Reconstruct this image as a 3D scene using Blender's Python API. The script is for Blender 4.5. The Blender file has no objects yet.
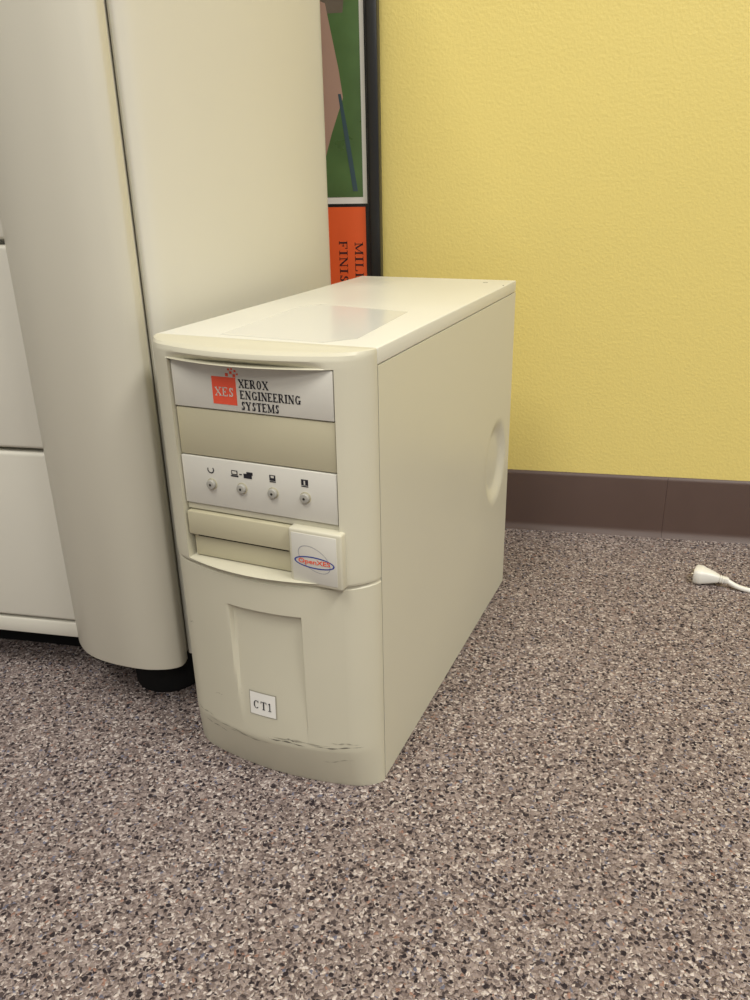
import bpy, bmesh, math
from mathutils import Matrix, Vector
sc=bpy.context.scene
COL=sc.collection
# ------------------------------------------------------------ materials
def mat(n,color,rough=.5,spec=.5,var=.0,vscale=8,bump=0,bscale=200,bdist=.001,metal=0):
    m=bpy.data.materials.new(n); m.use_nodes=True; t=m.node_tree; N=t.nodes; L=t.links; b=N["Principled BSDF"]
    b.inputs["Base Color"].default_value=(*color,1); b.inputs["Roughness"].default_value=rough
    b.inputs["Specular IOR Level"].default_value=spec; b.inputs["Metallic"].default_value=metal
    tc=N.new("ShaderNodeTexCoord")
    if var>0:
        nz=N.new("ShaderNodeTexNoise"); nz.inputs["Scale"].default_value=vscale; nz.inputs["Detail"].default_value=5
        L.new(tc.outputs["Object"],nz.inputs["Vector"])
        mx=N.new("ShaderNodeMix"); mx.data_type='RGBA'
        mx.inputs[6].default_value=(*[c*(1-var) for c in color],1); mx.inputs[7].default_value=(*[min(1,c*(1+var)) for c in color],1)
        L.new(nz.outputs[0],mx.inputs[0]); L.new(mx.outputs[2],b.inputs["Base Color"])
        mr=N.new("ShaderNodeMapRange"); mr.inputs[3].default_value=max(.05,rough-.1); mr.inputs[4].default_value=min(1,rough+.1)
        L.new(nz.outputs[0],mr.inputs[0]); L.new(mr.outputs[0],b.inputs["Roughness"])
    if bump>0:
        n2=N.new("ShaderNodeTexNoise"); n2.inputs["Scale"].default_value=bscale; n2.inputs["Detail"].default_value=2
        L.new(tc.outputs["Object"],n2.inputs["Vector"])
        bp=N.new("ShaderNodeBump"); bp.inputs["Strength"].default_value=bump; bp.inputs["Distance"].default_value=bdist
        L.new(n2.outputs[0],bp.inputs["Height"]); L.new(bp.outputs[0],b.inputs["Normal"])
    return m
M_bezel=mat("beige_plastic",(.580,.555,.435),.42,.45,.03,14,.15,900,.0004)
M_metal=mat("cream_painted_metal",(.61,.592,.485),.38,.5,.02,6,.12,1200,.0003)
M_top_lit=mat("cream_metal_lit_top",(.68,.672,.60),.34,.5,.04,9,.06,900,.0003)  # cream metal made paler: the top's highlight is put into the base colour
M_film=mat("tape_residue_film",(.70,.70,.65),.17,.5)
M_cover=mat("tan_blank_cover",(.48,.445,.31),.5,.4,.03,30)
M_panel=mat("pale_grey_panel",(.62,.605,.54),.4,.4,.03,40)
M_white=mat("white_paper",(.78,.77,.72),.55,.3)
M_black=mat("black_satin",(.012,.012,.013),.35,.5)
M_rubber=mat("black_rubber",(.010,.010,.010),.85,.15)
M_dark=mat("dark_gap",(.03,.028,.024),.8,.1)
M_ink=mat("printed_ink",(.020,.019,.025),.5,.3)
M_red=mat("red_print",(.78,.10,.05),.5,.3)
M_blue=mat("blue_print",(.03,.05,.28),.5,.3)
M_grey=mat("grey_button",(.36,.35,.31),.4,.5)
M_orbit=mat("grey_print",(.32,.32,.35),.5,.3)
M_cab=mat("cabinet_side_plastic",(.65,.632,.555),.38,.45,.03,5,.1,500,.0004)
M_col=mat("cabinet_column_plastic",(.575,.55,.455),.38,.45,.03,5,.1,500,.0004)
M_drawer=mat("drawer_plastic",(.62,.60,.52),.42,.4,.02,8)
M_orange=mat("orange_sheet",(.83,.13,.035),.35,.4,.05,20)
M_green=mat("green_print",(.085,.16,.055),.3,.5,.5,14)
M_skin=mat("tan_print",(.42,.27,.21),.3,.5,.12,12)
M_slate=mat("slate_print",(.05,.09,.11),.3,.5)
M_greyb=mat("brown_grey_print",(.16,.13,.10),.3,.5,.4,30)
M_plug=mat("white_vinyl",(.74,.73,.68),.35,.5)
M_brass=mat("plug_blade_metal",(.7,.66,.55),.3,.5,metal=1)
M_base=mat("brown_vinyl_baseboard",(.085,.053,.043),.42,.4,.06,20)
M_ceil=mat("ceiling_white",(.75,.74,.70),.8,.2)
M_scuff=mat("scuff_mark",(.15,.14,.115),.7,.2)
M_scuff2=mat("faint_scuff",(.36,.34,.27),.7,.2)
M_lamp=mat("lamp_housing",(.8,.8,.78),.5,.3)
M_wall=mat("yellow_wall_paint",(.755,.625,.205),.42,.4,.03,3,.24,240,.0022)
def carpet_mat():
    m=bpy.data.materials.new("speckled_carpet"); m.use_nodes=True; t=m.node_tree; N=t.nodes; L=t.links; b=N["Principled BSDF"]
    tc=N.new("ShaderNodeTexCoord"); nz=N.new("ShaderNodeTexNoise"); nz.inputs["Scale"].default_value=210; nz.inputs["Detail"].default_value=2
    mx=N.new("ShaderNodeVectorMath"); mx.operation='MULTIPLY_ADD'; mx.inputs[1].default_value=(.006,.006,0)
    L.new(tc.outputs["Object"],nz.inputs["Vector"]); L.new(nz.outputs["Color"],mx.inputs[0]); L.new(tc.outputs["Object"],mx.inputs[2])
    vo=N.new("ShaderNodeTexVoronoi"); vo.inputs["Scale"].default_value=490; L.new(mx.outputs[0],vo.inputs["Vector"])
    sp=N.new("ShaderNodeSeparateColor"); L.new(vo.outputs["Color"],sp.inputs[0])
    cr=N.new("ShaderNodeValToRGB"); cr.color_ramp.interpolation='CONSTANT'; e=cr.color_ramp.elements
    cols=[(0,(.07,.054,.053)),(.14,(.175,.136,.125)),(.38,(.26,.209,.193)),(.64,(.34,.28,.258)),(.84,(.55,.485,.45)),(.960,(.16,.16,.21)),(.982,(.30,.18,.14))]
    e[0].color=(*cols[0][1],1); e[1].position=cols[1][0]; e[1].color=(*cols[1][1],1)
    for p,c in cols[2:]:
        k=e.new(p); k.color=(*c,1)
    L.new(sp.outputs[0],cr.inputs[0])
    v2=N.new("ShaderNodeTexVoronoi"); v2.inputs["Scale"].default_value=180; v2.inputs["Randomness"].default_value=.7; L.new(mx.outputs[0],v2.inputs["Vector"])
    s2=N.new("ShaderNodeSeparateColor"); L.new(v2.outputs["Color"],s2.inputs[0])
    mr=N.new("ShaderNodeMapRange"); mr.inputs[3].default_value=.17; mr.inputs[4].default_value=.38
    L.new(s2.outputs[0],mr.inputs[0])
    lt=N.new("ShaderNodeMath"); lt.operation='LESS_THAN'; L.new(v2.outputs["Distance"],lt.inputs[0]); L.new(mr.outputs[0],lt.inputs[1])
    mc=N.new("ShaderNodeMix"); mc.data_type='RGBA'; mc.inputs[7].default_value=(.032,.025,.028,1)
    L.new(lt.outputs[0],mc.inputs[0]); L.new(cr.outputs[0],mc.inputs[6]); L.new(mc.outputs[2],b.inputs["Base Color"])
    b.inputs["Roughness"].default_value=.95; b.inputs["Specular IOR Level"].default_value=.15
    bp=N.new("ShaderNodeBump"); bp.inputs["Strength"].default_value=.9; bp.inputs["Distance"].default_value=.002; bp.invert=True
    L.new(vo.outputs["Distance"],bp.inputs["Height"]); L.new(bp.outputs[0],b.inputs["Normal"])
    return m
M_carpet=carpet_mat()
# ------------------------------------------------------------ helpers
def empty(n,mw=None):
    o=bpy.data.objects.new(n,None); COL.objects.link(o); o.empty_display_size=.05
    if mw is not None: o.matrix_world=mw
    return o
def mesh(n,vs,fs,m,parent=None,smooth=None):
    me=bpy.data.meshes.new(n); me.from_pydata([tuple(v) for v in vs],[],fs); me.update()
    bm=bmesh.new(); bm.from_mesh(me); bmesh.ops.recalc_face_normals(bm,faces=bm.faces)
    if smooth is not None:
        for f in bm.faces: f.smooth=True
        for e in bm.edges:
            if len(e.link_faces)==2 and e.calc_face_angle(0)>math.radians(smooth): e.smooth=False
    bm.to_mesh(me); bm.free()
    o=bpy.data.objects.new(n,me); COL.objects.link(o)
    if m: me.materials.append(m)
    if parent: o.parent=parent
    return o
def box(n,x0,x1,y0,y1,z0,z1,m,parent=None,bev=0,seg=3):
    bm=bmesh.new(); bmesh.ops.create_cube(bm,size=1)
    for v in bm.verts: v.co=Vector((x0+(v.co.x+.5)*(x1-x0),y0+(v.co.y+.5)*(y1-y0),z0+(v.co.z+.5)*(z1-z0)))
    if bev>0:
        bmesh.ops.bevel(bm,geom=list(bm.edges),offset=bev,segments=seg,profile=.5,affect='EDGES')
        for f in bm.faces: f.smooth=True
        for e in bm.edges:
            if len(e.link_faces)==2 and e.calc_face_angle(0)>math.radians(40): e.smooth=False
    bmesh.ops.recalc_face_normals(bm,faces=bm.faces)
    me=bpy.data.meshes.new(n); bm.to_mesh(me); bm.free(); me.materials.append(m)
    o=bpy.data.objects.new(n,me); COL.objects.link(o)
    if parent: o.parent=parent
    return o
def extrude_plan(n,pts,z0,z1,m,parent=None,smooth=30,rb=0):
    k=len(pts); vs=[]; lv=[(z0,0),(z1,0)]
    if rb>0: lv=[(z0,rb),(z0+rb*.3,rb*.3),(z0+rb,0),(z1-rb,0),(z1-rb*.3,rb*.3),(z1,rb)]
    c=Vector((sum(p[0] for p in pts)/k,sum(p[1] for p in pts)/k))
    for z,i in lv:
        for p in pts:
            d=(c-Vector(p)); d=d.normalized()*i if i else Vector((0,0)); vs.append((p[0]+d.x,p[1]+d.y,z))
    fs=[]
    for l in range(len(lv)-1):
        for i in range(k): j=(i+1)%k; fs.append((l*k+i,l*k+j,(l+1)*k+j,(l+1)*k+i))
    fs.append(tuple(range(k-1,-1,-1))); fs.append(tuple((len(lv)-1)*k+i for i in range(k)))
    return mesh(n,vs,fs,m,parent,smooth)
def catmull(P,n=8):
    P=[Vector(p) for p in P]; out=[]
    for i in range(len(P)-1):
        a=P[max(i-1,0)];b=P[i];c=P[i+1];d=P[min(i+2,len(P)-1)]
        for k in range(n):
            t=k/n; out.append(.5*((2*b)+(c-a)*t+(2*a-5*b+4*c-d)*t*t+(3*b-a-3*c+d)*t**3))
    out.append(P[-1]); return [tuple(v) for v in out]
def cyl(n,c,axis,r,h,m,parent=None,seg=32,bev=0):
    bm=bmesh.new(); bmesh.ops.create_cone(bm,cap_ends=True,segments=seg,radius1=r,radius2=r,depth=h)
    if bev>0:
        ed=[e for e in bm.edges if abs(e.verts[0].co.z-e.verts[1].co.z)<1e-6]; bmesh.ops.bevel(bm,geom=ed,offset=bev,segments=3,profile=.5,affect='EDGES')
    q=Vector((0,0,1)).rotation_difference(Vector(axis)).to_matrix().to_4x4()
    bmesh.ops.transform(bm,matrix=Matrix.Translation(c)@q,verts=bm.verts)
    for f in bm.faces: f.smooth=True
    for e in bm.edges:
        if len(e.link_faces)==2 and e.calc_face_angle(0)>math.radians(35): e.smooth=False
    me=bpy.data.meshes.new(n); bm.to_mesh(me); bm.free(); me.materials.append(m)
    o=bpy.data.objects.new(n,me); COL.objects.link(o)
    if parent: o.parent=parent
    return o
def text(n,s,fit,m,parent,fn,bold=0.0,space=1.0):
    cu=bpy.data.curves.new(n,'FONT'); cu.body=s; cu.size=1; cu.offset=bold; cu.resolution_u=3; cu.space_character=space
    o=bpy.data.objects.new(n,cu); COL.objects.link(o); bpy.context.view_layer.update()
    dg=bpy.context.evaluated_depsgraph_get(); me=bpy.data.meshes.new_from_object(o.evaluated_get(dg)); bpy.data.objects.remove(o)
    xs=[v.co.x for v in me.vertices]; ys=[v.co.y for v in me.vertices]; a,b,c,d=min(xs),max(xs),min(ys),max(ys)
    for v in me.vertices:
        u=fit[0]+(v.co.x-a)/(b-a)*(fit[1]-fit[0]); w=fit[2]+(v.co.y-c)/(d-c)*(fit[3]-fit[2]); v.co=Vector(fn(u,w))
    me.materials.clear(); me.materials.append(m)
    o=bpy.data.objects.new(n,me); COL.objects.link(o); o.parent=parent
    return o
SER={
'X':(1.0,[('d',.08,0,.92,1,.07),('d',.08,1,.92,0,.17),('h',0,.34,1),('h',.66,1,1),('h',0,.34,0),('h',.66,1,0)]),
'E':(.85,[('v',.22,.18),('h',0,.92,1),('h',0,.95,0),('h',.2,.62,.5),('s',.88,.78,1),('s',.91,0,.24),('s',.60,.38,.62)]),
'R':(1.0,[('v',.2,.18),('h',0,.6,1),('h',.2,.6,.47),('h',0,.4,0),('a',.56,.735,.24,.265,.15,-90,90),('d',.48,.47,.88,0,.17),('h',.8,1,0)]),
'O':(1.0,[('a',.5,.5,.42,.5,.16,0,360)]),
'N':(1.05,[('v',.17,.07),('v',.84,.07),('d',.15,1,.84,0,.18),('h',0,.25,1),('h',.68,1,1),('h',0,.34,0)]),
'G':(1.05,[('a',.5,.5,.42,.5,.16,40,320),('v2',.80,.04,.42,.16),('h',.6,1,.42),('s',.84,.74,1)]),
'I':(.5,[('v',.5,.36),('h',.0,1,1),('h',.0,1,0)]),
'S':(.75,[('a',.5,.74,.33,.26,.17,20,270),('a',.5,.26,.36,.26,.17,-160,90),('s',.86,.70,1),('s',.14,0,.30)]),
'Y':(1.0,[('v2',.5,0,.5,.18),('d',.1,1,.5,.45,.18),('d',.9,1,.5,.45,.07),('h',0,.36,1),('h',.68,1,1),('h',.28,.72,0)]),
'T':(.9,[('v',.5,.2),('h',.04,.96,1),('s',.06,.72,1),('s',.94,.72,1),('h',.28,.72,0)]),
'M':(1.25,[('v',.13,.06),('v',.85,.15),('d',.12,1,.48,.08,.15),('d',.84,1,.48,.08,.06),('h',0,.24,1),('h',.74,1,1),('h',0,.28,0),('h',.70,1,0)]),
'F':(.82,[('v',.22,.2),('h',0,.95,1),('h',.2,.64,.5),('h',0,.46,0),('s',.91,.74,1),('s',.62,.38,.62)]),
'H':(1.1,[('v',.18,.16),('v',.82,.16),('h',.2,.8,.5),('h',0,.36,1),('h',.64,1,1),('h',0,.36,0),('h',.64,1,0)]),
'L':(.85,[('v',.22,.2),('h',0,.44,1),('h',0,.95,0),('s',.91,0,.28)]),
'C':(.95,[('a',.52,.5,.42,.5,.16,40,320),('s',.84,.72,1)]),
'1':(.5,[('v',.5,.26),('h',.05,.95,0),('d',.15,.8,.5,1,.12)]),
}
def serif(n,s,fit,m,parent,fn,gap=.18,hw=.075,wt=1.0):
    tot=sum(SER[c][0] for c in s)+gap*(len(s)-1); u=0; vs=[];fs=[]
    def P(ux,uy): return fn(fit[0]+ux/tot*(fit[1]-fit[0]),fit[2]+uy*(fit[3]-fit[2]))
    def poly(pts): b=len(vs); vs.extend(P(*p) for p in pts); fs.append(tuple(range(b,b+len(pts))))
    for ch in s:
        w,st=SER[ch]
        for k in st:
            if k[0]=='v': a,t=k[1]*w,k[2]*wt/2*min(w,1); poly([(u+a-t,0),(u+a+t,0),(u+a+t,1),(u+a-t,1)])
            elif k[0]=='v2': a,t=k[1]*w,k[4]*wt/2; poly([(u+a-t,k[2]),(u+a+t,k[2]),(u+a+t,k[3]),(u+a-t,k[3])])
            elif k[0]=='s': a=k[1]*w; poly([(u+a-.04,k[2]),(u+a+.04,k[2]),(u+a+.04,k[3]),(u+a-.04,k[3])])
            elif k[0]=='h':
                y=k[3]; y0,y1=(y-hw,y) if y>.9 else ((y,y+hw) if y<.05 else (y-hw/2,y+hw/2)); poly([(u+k[1]*w,y0),(u+k[2]*w,y0),(u+k[2]*w,y1),(u+k[1]*w,y1)])
            elif k[0]=='d':
                t=k[5]*wt/2*1.15; poly([(u+k[1]*w-t,k[2]),(u+k[1]*w+t,k[2]),(u+k[3]*w+t,k[4]),(u+k[3]*w-t,k[4])])
            elif k[0]=='a':
                _,x0,y0,rx,ry,t,a0,a1=k; N=16; t*=wt
                for i in range(N):
                    q=[]
                    for a in (a0+(a1-a0)*i/N,a0+(a1-a0)*(i+1)/N):
                        r=math.radians(a); q.append((u+w*x0+rx*w*math.cos(r),y0+ry*math.sin(r))); q.append((u+w*x0+(rx*w-t)*math.cos(r),y0+(ry-hw)*math.sin(r)))
                    poly([q[0],q[2],q[3],q[1]])
        u+=w+gap
    return mesh(n,vs,fs,m,parent)
def sheet(n,poly,m,parent,fn):
    return mesh(n,[fn(*p) for p in poly],[tuple(range(len(poly)))],m,parent)
def sstep(a,b,x):
    t=max(0,min(1,(x-a)/(b-a))); return t*t*(3-2*t)
# ------------------------------------------------------------ room
Y=.62564
def quad(n,vs,m): return mesh(n,vs,[(0,1,2,3)],m)
quad("floor",[(-3,-4,0),(3,-4,0),(3,Y,0),(-3,Y,0)],M_carpet)
quad("wall_back",[(-3,Y,0),(-3,Y,2.7),(3,Y,2.7),(3,Y,0)],M_wall)
quad("ceiling",[(-3,-4,2.7),(-3,Y,2.7),(3,Y,2.7),(3,-4,2.7)],M_ceil)
def bb(n,x0,x1,par):
    prof=[(Y,0),(Y-.011,0),(Y-.006,.006),(Y-.004,.012),(Y-.004,.094),(Y-.0025,.098),(Y,.0998)]
    k=len(prof); vs=[(x0,a,z) for a,z in prof]+[(x1,a,z) for a,z in prof]
    fs=[(i,(i+1)%k,k+(i+1)%k,k+i) for i in range(k)]+[tuple(range(k)),tuple(range(2*k-1,k-1,-1))]
    return mesh(n,vs,fs,M_base,par,50)
bbE=empty("baseboard_back")
bb("strip_1",-3,.3288,bbE); bb("strip_2",.3292,3,bbE)
# ------------------------------------------------------------ computer tower
ps=.20596; ex=(math.cos(ps),-math.sin(ps)); ey=(math.sin(ps),math.cos(ps))
TW=empty("computer_tower",Matrix(((ex[0],ey[0],0,0),(ex[1],ey[1],0,0),(0,0,1,0),(0,0,0,1))))
W,D,H=.2092,.435,.42; cx=-W/2
def depth(x):
    d0=.042-2.2*(x-cx)**2; d=min(-x,x+W); r=.024
    if d<r: d0*=math.sqrt(max(0,1-((r-d)/r)**2))
    return d0
OX0,OX1,OZ0,OZ1=-.1762,-.0238,.2240,.4072
RX0,RX1,RZ0,RZ1=-.1350,-.0605,.056,.188
FL=.0312
def recess(x,z):
    if z<RZ0-.002 or z>RZ1+.001: return 0
    t=(z-RZ0)/(RZ1-RZ0); tt=max(0,min(1,t))
    left=RX0+.006*(1-tt)**2
    a=sstep(left-.0004,left+.0035,x); b=1-sstep(RX1-.0011,RX1,x); c=1-sstep(RZ1-.0016,RZ1,z)
    return .0055*sstep(-.05,1.0,t)**.8*a*b*c
keys=[(0.0,.70,.0),(.003,.74,0),(.043,.975,0),(.0465,1.0,0),(.2170,1.0,0),(.2180,.955,.0008),(.2204,.955,.0008),(.2212,1.06,.0),(.2232,1.09,0),(.2290,1.10,0),
    (.30,1.08,0),(.38,1.06,0),(.408,1.05,0),(.4135,1.035,0),(.4172,.99,.0),(.4194,.90,.0005),(.42,.82,.0012)]
zset={k[0] for k in keys}|{OZ0,OZ1,.1868,.1872,.1876,.1880,.1886,.4085,.410,.4115,.4125,.415,.222,.2226,.2236}
for i in range(40): zset.add(.05+.135*i/39)
for i in range(12): zset.add(.235+.165*i/11)
zl=sorted(zset)
def lev(z):
    for a,b in zip(keys,keys[1:]):
        if a[0]<=z<=b[0]:
            t=(z-a[0])/(b[0]-a[0]); return a[1]+(b[1]-a[1])*t,a[2]+(b[2]-a[2])*t
    return keys[-1][1:]
def surf(x,z):
    s,_=lev(z); y=-depth(x)*s+recess(x,z)
    if z>.221 and OX0-.002<x<OX1+.002:
        if z>OZ1: w=sstep(-.002,.0075,z-OZ1)
        elif z<OZ0: w=.30+.55*sstep(0,.002,OZ0-z)
        else: w=1
        if y<-FL: y=-FL*(1-w)+y*w
    return y
xset=set()
nC=14
for i in range(nC): xset.add(-W+.024*(1-math.cos(math.pi/2*i/nC))); xset.add(-.024*(1-math.cos(math.pi/2*i/nC)))
for i in range(71): xset.add(-W+.024+(W-.048)*i/70)
for x in (OX0,OX1,RX1-.0011,RX1-.0007,RX1-.0004,RX1,RX1+.0004): xset.add(x)
xs=sorted(xset); xl=[xs[0]]
for x in xs[1:]:
    if x-xl[-1]>5e-5: xl.append(x)
    elif x in (OX0,OX1): xl[-1]=x
xs=xl; n=len(xs); vs=[]; fs=[]
for z in zl:
    s,ins=lev(z)
    for x in xs:
        k=(abs(x-cx)-ins)/abs(x-cx) if abs(x-cx)>1e-6 else 1
        vs.append((cx+(x-cx)*k,surf(x,z),z))
def inopen(x,z): return OX0<x<OX1 and OZ0<z<OZ1
for l in range(len(zl)-1):
    for i in range(n-1):
        if inopen((xs[i]+xs[i+1])/2,(zl[l]+zl[l+1])/2): continue
        fs.append((l*n+i,l*n+i+1,(l+1)*n+i+1,(l+1)*n+i))
fs.append(tuple(range(n-1,-1,-1))); fs.append(tuple((len(zl)-1)*n+i for i in range(n)))
i0,i1=xs.index(OX0),xs.index(OX1); l0,l1=zl.index(OZ0),zl.index(OZ1)
loop=[(i,l0) for i in range(i0,i1)]+[(i1,l) for l in range(l0,l1)]+[(i,l1) for i in range(i1,i0,-1)]+[(i0,l) for l in range(l1,l0,-1)]
base=len(vs)
for i,l in loop: v=vs[l*n+i]; vs.append((v[0],-.0118,v[2]))
K=len(loop)
for a in range(K):
    b=(a+1)%K; fs.append((loop[a][1]*n+loop[a][0],loop[b][1]*n+loop[b][0],base+b,base+a))
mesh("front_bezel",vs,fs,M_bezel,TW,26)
box("chassis",-W+.0012,-.0122,.0008,D-.001,.0015,.4055,M_dark,TW)
ys=[.0012+(D-.0012)*i/130 for i in range(131)]; zz=[.002+.4038*i/120 for i in range(121)]
SC=(.372,.203,.048,.058)
def scoop(y,z):
    r=math.sqrt(((y-SC[0])/SC[2])**2+((z-SC[1])/SC[3])**2)
    return .0065*(1-sstep(.55,1.0,r)) if r<1 else 0
vs=[];fs=[];A=len(ys)
for z in zz:
    for y in ys: vs.append((-scoop(y,z),y,z))
for l in range(len(zz)-1):
    for i in range(A-1): fs.append((l*A+i,l*A+i+1,(l+1)*A+i+1,(l+1)*A+i))
per=[i for i in range(A)]+[l*A+A-1 for l in range(1,len(zz))]+[(len(zz)-1)*A+i for i in range(A-2,-1,-1)]+[l*A for l in range(len(zz)-2,0,-1)]
b0=len(vs)
for p in per: vs.append((-.0118,vs[p][1],vs[p][2]))
for a in range(len(per)): b=(a+1)%len(per); fs.append((per[a],per[b],b0+b,b0+a))
fs.append(tuple(b0+a for a in range(len(per))))
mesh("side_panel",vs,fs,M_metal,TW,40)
box("left_panel",-W,-W+.0015,.0012,D,.002,.4058,M_metal,TW,.0005,2)
box("top_cover",-W,0,.0004,D,.4064,.42,M_top_lit,TW,.0012,3)
box("rear_panel",-W+.002,-.012,D-.001,D+.0006,.004,.4055,M_metal,TW)
sheet("tape_residue",[(-.152,.012),(-.050,.006),(-.030,.030),(-.040,.170),(-.146,.190),(-.160,.170)],M_film,TW,lambda u,v:(u,v,.42008))
box("cover_chip_1",-.034,-.028,D-.030,D-.028,.4199,.42015,M_scuff,TW)
box("cover_chip_2",-.0035,-.002,D-.052,D-.049,.4175,.42015,M_scuff,TW)
yf=-.0285
box("bay_cavity",-.176,-.024,-.020,-.0115,.2245,.407,M_dark,TW)
box("label_bay",-.1752,-.0248,yf-.0008,-.014,.3662,.4066,M_panel,TW,.0008,2)
box("blank_bay_cover",-.1752,-.0248,yf+.0002,-.014,.3232,.3652,M_cover,TW,.0008,2)
box("switch_bay",-.1752,-.0248,yf-.0008,-.014,.2778,.3222,M_panel,TW,.0008,2)
box("bay_floor_trim",-.1752,-.0248,yf+.0015,-.014,.2712,.2768,M_bezel,TW,.0005,2)
box("drive_cover",-.1745,-.0705,yf-.003,-.014,.2475,.2700,M_cover,TW,.0012,2)
box("drive_cover_lower",-.1725,-.0705,yf+.002,-.014,.2250,.2466,M_cover,TW,.0008,2)
box("drive_slot",-.168,-.075,yf+.0015,yf+.003,.2445,.2464,M_dark,TW)
box("emblem_block",-.0690,-.0195,-.0362,-.012,.2205,.2725,M_bezel,TW,.0022,3)
box("emblem_plate",-.0660,-.0240,-.0367,-.0355,.2240,.2690,M_panel,TW,.0004,2)
F=lambda y:(lambda u,v:(u,y,v))
yl=yf-.0011
box("logo_square",-.1355,-.1125,yl,yf,.3715,.3945,M_red,TW)
serif("logo_letters","XES",(-.1330,-.1150,.3785,.3860),M_panel,TW,F(yl-.0002),.12,.09,1.1)
for i,(x,z,r) in enumerate([(-.1205,.3965,.0013),(-.1165,.3985,.0011),(-.1185,.401,.0008),(-.1135,.3962,.0012),(-.1125,.400,.0009),(-.1155,.4015,.0007),(-.1105,.3975,.0007)]):
    box("logo_spark_%d"%i,x-r,x+r,yl,yf,z-r,z+r,M_red,TW)
serif("logo_text_1","XEROX",(-.1098,-.0822,.3866,.3938),M_ink,TW,F(yl),.10,.115,1.6)
serif("logo_text_2","ENGINEERING",(-.1092,-.0532,.3774,.3846),M_ink,TW,F(yl),.10,.115,1.6)
serif("logo_text_3","SYSTEMS",(-.1088,-.0732,.3682,.3754),M_ink,TW,F(yl),.10,.115,1.6)
for i,x in enumerate([-.1455,-.1150,-.0845,-.0540]):
    z=.2985
    cyl("button_%d"%i,(x,yf-.0022,z),(0,1,0),.0042,.004,M_grey,TW,32,.0008)
    cyl("button_ring_%d"%i,(x,yf-.0007,z),(0,1,0),.0051,.0008,M_cover,TW)
    cyl("button_centre_%d"%i,(x,yf-.0042,z),(0,1,0),.0011,.0004,M_dark,TW,16)
zi=.3105
def arc(n,c,r,t,a0,a1,m,y):
    k=24; vs=[];fs=[]
    for i in range(k+1):
        a=math.radians(a0+(a1-a0)*i/k)
        for q in (r,r-t): vs.append((c[0]+q*math.cos(a),y,c[1]+q*math.sin(a)))
    for i in range(k): fs.append((2*i,2*i+2,2*i+3,2*i+1))
    return mesh(n,vs,fs,m,TW)
arc("icon_power",(-.1455,zi+.0012),.0034,.0010,150,400,M_ink,yl)
box("icon_pc",-.1245,-.1185,yl,yf,zi-.0005,zi+.0035,M_ink,TW); box("icon_pc_screen",-.1236,-.1194,yl-.0001,yf,zi+.0004,zi+.0028,M_panel,TW); box("icon_pc_base",-.1252,-.1178,yl,yf,zi-.0022,zi-.001,M_ink,TW)
box("icon_dash",-.1168,-.1142,yl,yf,zi+.0002,zi+.001,M_ink,TW)
box("icon_dev",-.1125,-.1045,yl,yf,zi-.0022,zi+.0018,M_ink,TW); box("icon_dev2",-.1095,-.1035,yl,yf,zi+.001,zi+.0036,M_ink,TW)
box("icon_disk",-.0872,-.0815,yl,yf,zi-.001,zi+.004,M_ink,TW); box("icon_disk_w",-.0858,-.0829,yl-.0001,yf,zi+.0015,zi+.0033,M_panel,TW); box("icon_disk_b",-.0872,-.0815,yl,yf,zi-.0024,zi-.0016,M_ink,TW)
box("icon_doc",-.0572,-.0508,yl,yf,zi-.001,zi+.004,M_ink,TW); box("icon_doc_w",-.0548,-.0535,yl-.0001,yf,zi-.0005,zi+.003,M_panel,TW); box("icon_doc_b",-.0572,-.0508,yl,yf,zi-.0024,zi-.0017,M_ink,TW)
def ring(n,c,rx,rz,t,tilt,m,y):
    k=48; vs=[];fs=[]
    for i in range(k):
        a=2*math.pi*i/k
        for s in (0,1):
            u=(rx-s*t)*math.cos(a); v=(rz-s*t*.8)*math.sin(a); vs.append((c[0]+u*math.cos(tilt)-v*math.sin(tilt),y,c[1]+u*math.sin(tilt)+v*math.cos(tilt)))
    for i in range(k): j=(i+1)%k; fs.append((2*i,2*j,2*j+1,2*i+1))
    return mesh(n,vs,fs,m,TW)
ring("emblem_orbit",(-.0450,.2465),.0165,.0100,.0006,-.55,M_orbit,-.03685)
ring("emblem_ring",(-.0450,.2435),.0190,.0055,.0014,-.03,M_blue,-.0369)
text("emblem_text","OpenXES",(-.0600,-.0300,.2408,.2464),M_red,TW,F(-.0370),.02)
def lab(n,x0,x1,z0,z1,m,off):
    vs=[];fs=[]; k=8
    for i in range(k+1):
        x=x0+(x1-x0)*i/k
        for z in (z0,z1): vs.append((x,surf(x,z)-off,z))
    for i in range(k): fs.append((2*i,2*i+2,2*i+3,2*i+1))
    return mesh(n,vs,fs,m,TW)
lab("tag_edge",-.1204,-.0910,.0733,.0992,M_scuff2,.0005); lab("tag_label",-.1194,-.0920,.0743,.0982,M_white,.0008)
serif("tag_text","CT1",(-.1160,-.0962,.0810,.0898),M_ink,TW,lambda u,v:(u,surf(u,v)-.0012,v),.22,.08,1.05)
def scuff(n,x0,x1,z0,z1,t,m=M_scuff):
    vs=[];fs=[];k=18
    for i in range(k+1):
        f=i/k; x=x0+(x1-x0)*f; z=z0+(z1-z0)*f+.0007*math.sin(f*9+x0*90); w=t*math.sin(math.pi*f)*(.55+.45*math.sin(f*23+x1*70))
        for g in (-1,1): vs.append((x,surf(x,z+g*w)-.0003,z+g*w))
    for i in range(k): fs.append((2*i,2*i+2,2*i+3,2*i+1))
    return mesh(n,vs,fs,m,TW)
scuff("scuff_1",-.105,-.062,.0505,.0495,.0009); scuff("scuff_2",-.056,-.012,.0495,.0510,.0008); scuff("scuff_3",-.188,-.150,.041,.037,.0005); scuff("scuff_4",-.1290,-.1300,.090,.098,.0005)
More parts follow.
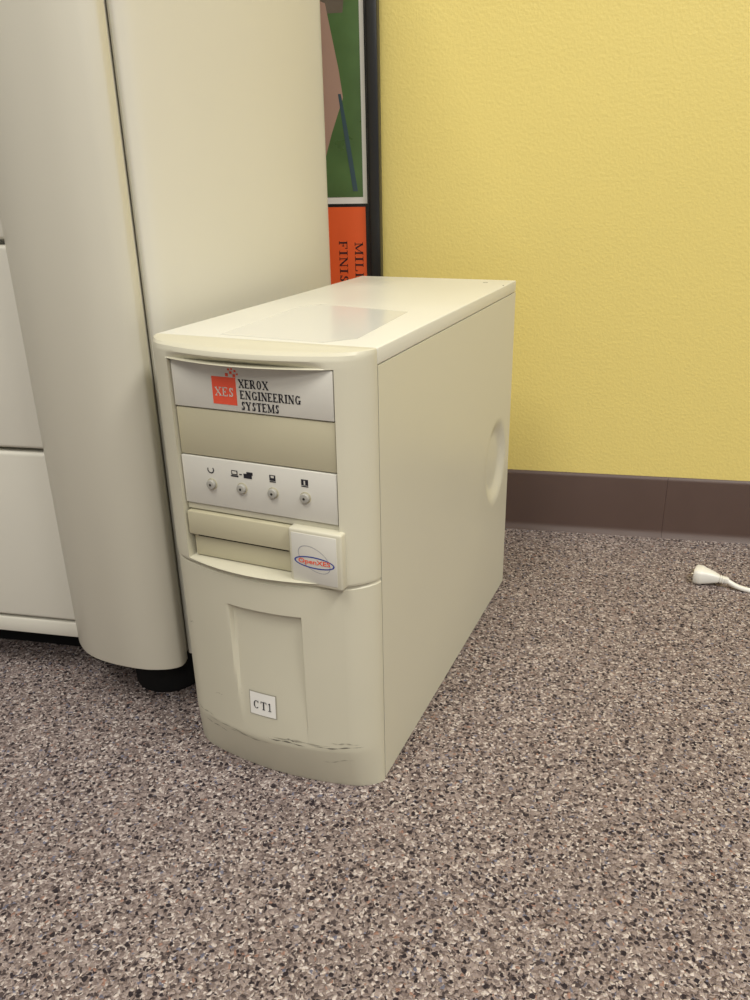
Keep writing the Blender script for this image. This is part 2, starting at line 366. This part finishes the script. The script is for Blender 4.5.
scuff("scuff_5",-.100,-.040,.0535,.0520,.0013,M_scuff2); scuff("scuff_6",-.198,-.168,.052,.050,.0008,M_scuff2); scuff("scuff_7",-.150,-.100,.044,.0425,.0010,M_scuff2)
scuff("scuff_8",-.085,-.070,.054,.0525,.0007); scuff("scuff_9",-.050,-.020,.030,.036,.0006,M_scuff2); scuff("scuff_10",-.192,-.184,.150,.151,.0004); scuff("scuff_11",-.165,-.152,.080,.083,.0004,M_scuff2)
scuff("scuff_12",-.180,-.120,.0470,.0455,.0007,M_scuff2); scuff("scuff_13",-.040,-.015,.0560,.0545,.0009,M_scuff2)
# ------------------------------------------------------------ cabinet
CB=empty("office_machine_cabinet")
Z0,Z1=.06,1.05
col=catmull([(-.386,.128),(-.381,.108),(-.366,.084),(-.342,.065),(-.31,.054),(-.272,.050),(-.247,.054),(-.2345,.061),(-.2318,.068),(-.2325,.0765)],6)+[(-.2370,.0768),(-.25,.16),(-.385,.16)]
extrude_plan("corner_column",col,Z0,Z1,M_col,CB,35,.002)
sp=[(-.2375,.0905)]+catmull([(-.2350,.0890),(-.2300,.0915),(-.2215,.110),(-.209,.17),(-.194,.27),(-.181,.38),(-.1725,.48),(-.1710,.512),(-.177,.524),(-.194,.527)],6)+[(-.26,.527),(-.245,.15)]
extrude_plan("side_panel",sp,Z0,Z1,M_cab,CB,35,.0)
box("seam_backing",-.262,-.2425,.074,.50,Z0+.003,Z1-.003,M_rubber,CB)
box("carcass",-.95,-.255,.125,.525,Z0+.004,Z1-.003,M_drawer,CB)
box("bottom_rail",-.95,-.370,.100,.13,.0575,.0765,M_drawer,CB,.002,2)
box("lower_drawer",-.95,-.372,.099,.14,.0800,.2815,M_drawer,CB,.004,4)
box("middle_drawer",-.95,-.372,.099,.14,.2860,.4890,M_drawer,CB,.004,4)
box("upper_front",-.95,-.372,.105,.14,.4940,Z1-.002,M_drawer,CB,.004,4)
box("top_cap",-.955,-.170,.046,.530,Z1-.001,Z1+.03,M_cab,CB,.006,3)
box("under_shade_block",-.93,-.27,.165,.50,.0,.064,M_rubber,CB)  # added black block that deepens the shadow under the cabinet
for i,(x,y) in enumerate([(-.283,.130),(-.88,.16),(-.275,.45),(-.88,.45)]):
    cyl("foot_%d"%i,(x,y,.031),(0,0,1),.040,.062,M_rubber,CB,32,.004)
# ------------------------------------------------------------ framed poster
PF=empty("framed_poster")
X0,X1,ZB,ZT=-.80,-.1165,.0,1.05; fw=.0165; y0,y1=.6005,.6210
box("frame_right",X1-fw,X1,y0,y1,ZB,ZT,M_black,PF,.002,2); box("frame_left",X0,X0+fw,y0,y1,ZB,ZT,M_black,PF,.002,2)
box("frame_bottom",X0+fw,X1-fw,y0,y1,ZB,ZB+fw,M_black,PF,.002,2); box("frame_top",X0+fw,X1-fw,y0,y1,ZT-fw,ZT,M_black,PF,.002,2)
box("backing",X0+fw,X1-fw,.609,.6205,ZB+fw,ZT-fw,M_black,PF)
P=F(.6086); P2=F(.6083); P3=F(.6081)
sheet("photo_print_border",[(-.78,.506),(-.1365,.506),(-.1365,1.02),(-.78,1.02)],M_white,PF,P)
sheet("photo_print",[(-.772,.515),(-.1425,.515),(-.1425,1.012),(-.772,1.012)],M_green,PF,P2)
sheet("photo_figure",[(-.26,.56),(-.196,.570),(-.186,.60),(-.176,.625),(-.168,.645),(-.173,.68),(-.179,.71),(-.184,.735),(-.189,.76),(-.26,.79)],M_skin,PF,P3)
sheet("photo_dark_stripe",[(-.157,.523),(-.1500,.523),(-.162,.600),(-.171,.650),(-.175,.650),(-.168,.598)],M_slate,PF,F(.6079))
sheet("photo_backdrop",[(-.27,.748),(-.165,.748),(-.160,.79),(-.150,.80),(-.150,1.0),(-.27,1.0)],M_greyb,PF,F(.6082))
sheet("orange_card",[(-.78,.06),(-.1395,.06),(-.1395,.5015),(-.78,.5015)],M_orange,PF,P)
T=lambda u,v:(v,.6082,.452-u)
serif("card_text_1","MILLENNIM",(0,.135,-.1570,-.1445),M_ink,PF,T,.16,.07,1.0)
serif("card_text_2","FINISHERS",(-.002,.118,-.1810,-.1685),M_ink,PF,T,.16,.07,1.0)
# ------------------------------------------------------------ plug and cord
d=Vector((.42-.358,.452-.474,0)).normalized()
PL=empty("power_cord",Matrix.Translation((.356,.474,.0))@Matrix.Rotation(math.atan2(d.y,d.x),4,'Z'))
prof=[(0,.0125,.0100),(.002,.0140,.0112),(.010,.0140,.0112),(.013,.0120,.0100),(.020,.0092,.0088),(.027,.0066,.0068),(.031,.0054,.0056),(.033,.0040,.0042),(.0345,.0050,.0052),(.036,.0040,.0042),(.0375,.0048,.0050),(.039,.0038,.0040),(.0405,.0044,.0046),(.045,.0034,.0036)]
vs=[];fs=[];K=20
for x,ry,rz in prof:
    for i in range(K):
        a=2*math.pi*i/K; c_,s_=math.cos(a),math.sin(a); c2=math.copysign(abs(c_)**.5,c_); s2=math.copysign(abs(s_)**.5,s_)
        vs.append((x,ry*c2,.0114+rz*s2))
for l in range(len(prof)-1):
    for i in range(K): j=(i+1)%K; fs.append((l*K+i,l*K+j,(l+1)*K+j,(l+1)*K+i))
fs.append(tuple(range(K))); fs.append(tuple((len(prof)-1)*K+i for i in range(K)))
mesh("plug_body",vs,fs,M_plug,PL,50)
box("blade_1",-.005,.001,-.0070,-.0055,.0085,.0145,M_brass,PL,.0004,1); box("blade_2",-.005,.001,.0055,.0070,.0085,.0145,M_brass,PL,.0004,1)
cu=bpy.data.curves.new("cord",'CURVE'); cu.dimensions='3D'; cu.bevel_depth=.0036; cu.bevel_resolution=4
s=cu.splines.new('BEZIER'); pts=[(.042,0,.0110),(.060,-.001,.0050),(.12,.006,.0038),(.30,-.03,.0038),(.55,.05,.0038),(.9,.02,.0038)]
s.bezier_points.add(len(pts)-1)
for p,c in zip(s.bezier_points,pts): p.co=c; p.handle_left_type=p.handle_right_type='AUTO'
co=bpy.data.objects.new("cord",cu); COL.objects.link(co); cu.materials.append(M_plug); co.parent=PL
# ------------------------------------------------------------ lights
def lamp(x,y,e):
    E=box("ceiling_light",x-.33,x+.33,y-.63,y+.63,2.67,2.70,M_lamp)
    ld=bpy.data.lights.new("tube",'AREA'); ld.shape='RECTANGLE'; ld.size=.6; ld.size_y=1.2; ld.energy=e; ld.color=(1,.97,.915)
    lo=bpy.data.objects.new("tube",ld); COL.objects.link(lo); lo.location=(x,y,2.665); lo.parent=E
lamp(1.5,-.7,64); lamp(-.5,-1.3,42); lamp(1.0,-2.9,56)
w=bpy.data.worlds.new("w"); sc.world=w; w.use_nodes=True; bg=w.node_tree.nodes["Background"]; bg.inputs[0].default_value=(1,.985,.96,1); bg.inputs[1].default_value=.31
sc.view_settings.view_transform='Standard'
# ------------------------------------------------------------ camera
a,p,r=-.21127,.38719,-.02153
Fw=Vector((math.sin(a)*math.cos(p),math.cos(a)*math.cos(p),-math.sin(p))); R0=Vector((math.cos(a),-math.sin(a),0)); U0=R0.cross(Fw)
Rr=math.cos(r)*R0+math.sin(r)*U0; Uu=-math.sin(r)*R0+math.cos(r)*U0
cd=bpy.data.cameras.new("camera"); cam=bpy.data.objects.new("camera",cd); COL.objects.link(cam); sc.camera=cam
cam.matrix_world=Matrix(((Rr.x,Uu.x,-Fw.x,.12456),(Rr.y,Uu.y,-Fw.y,-.60014),(Rr.z,Uu.z,-Fw.z,.54312),(0,0,0,1)))
cd.sensor_fit='HORIZONTAL'; cd.sensor_width=36; cd.lens=36*794.83/750; cd.clip_start=.01
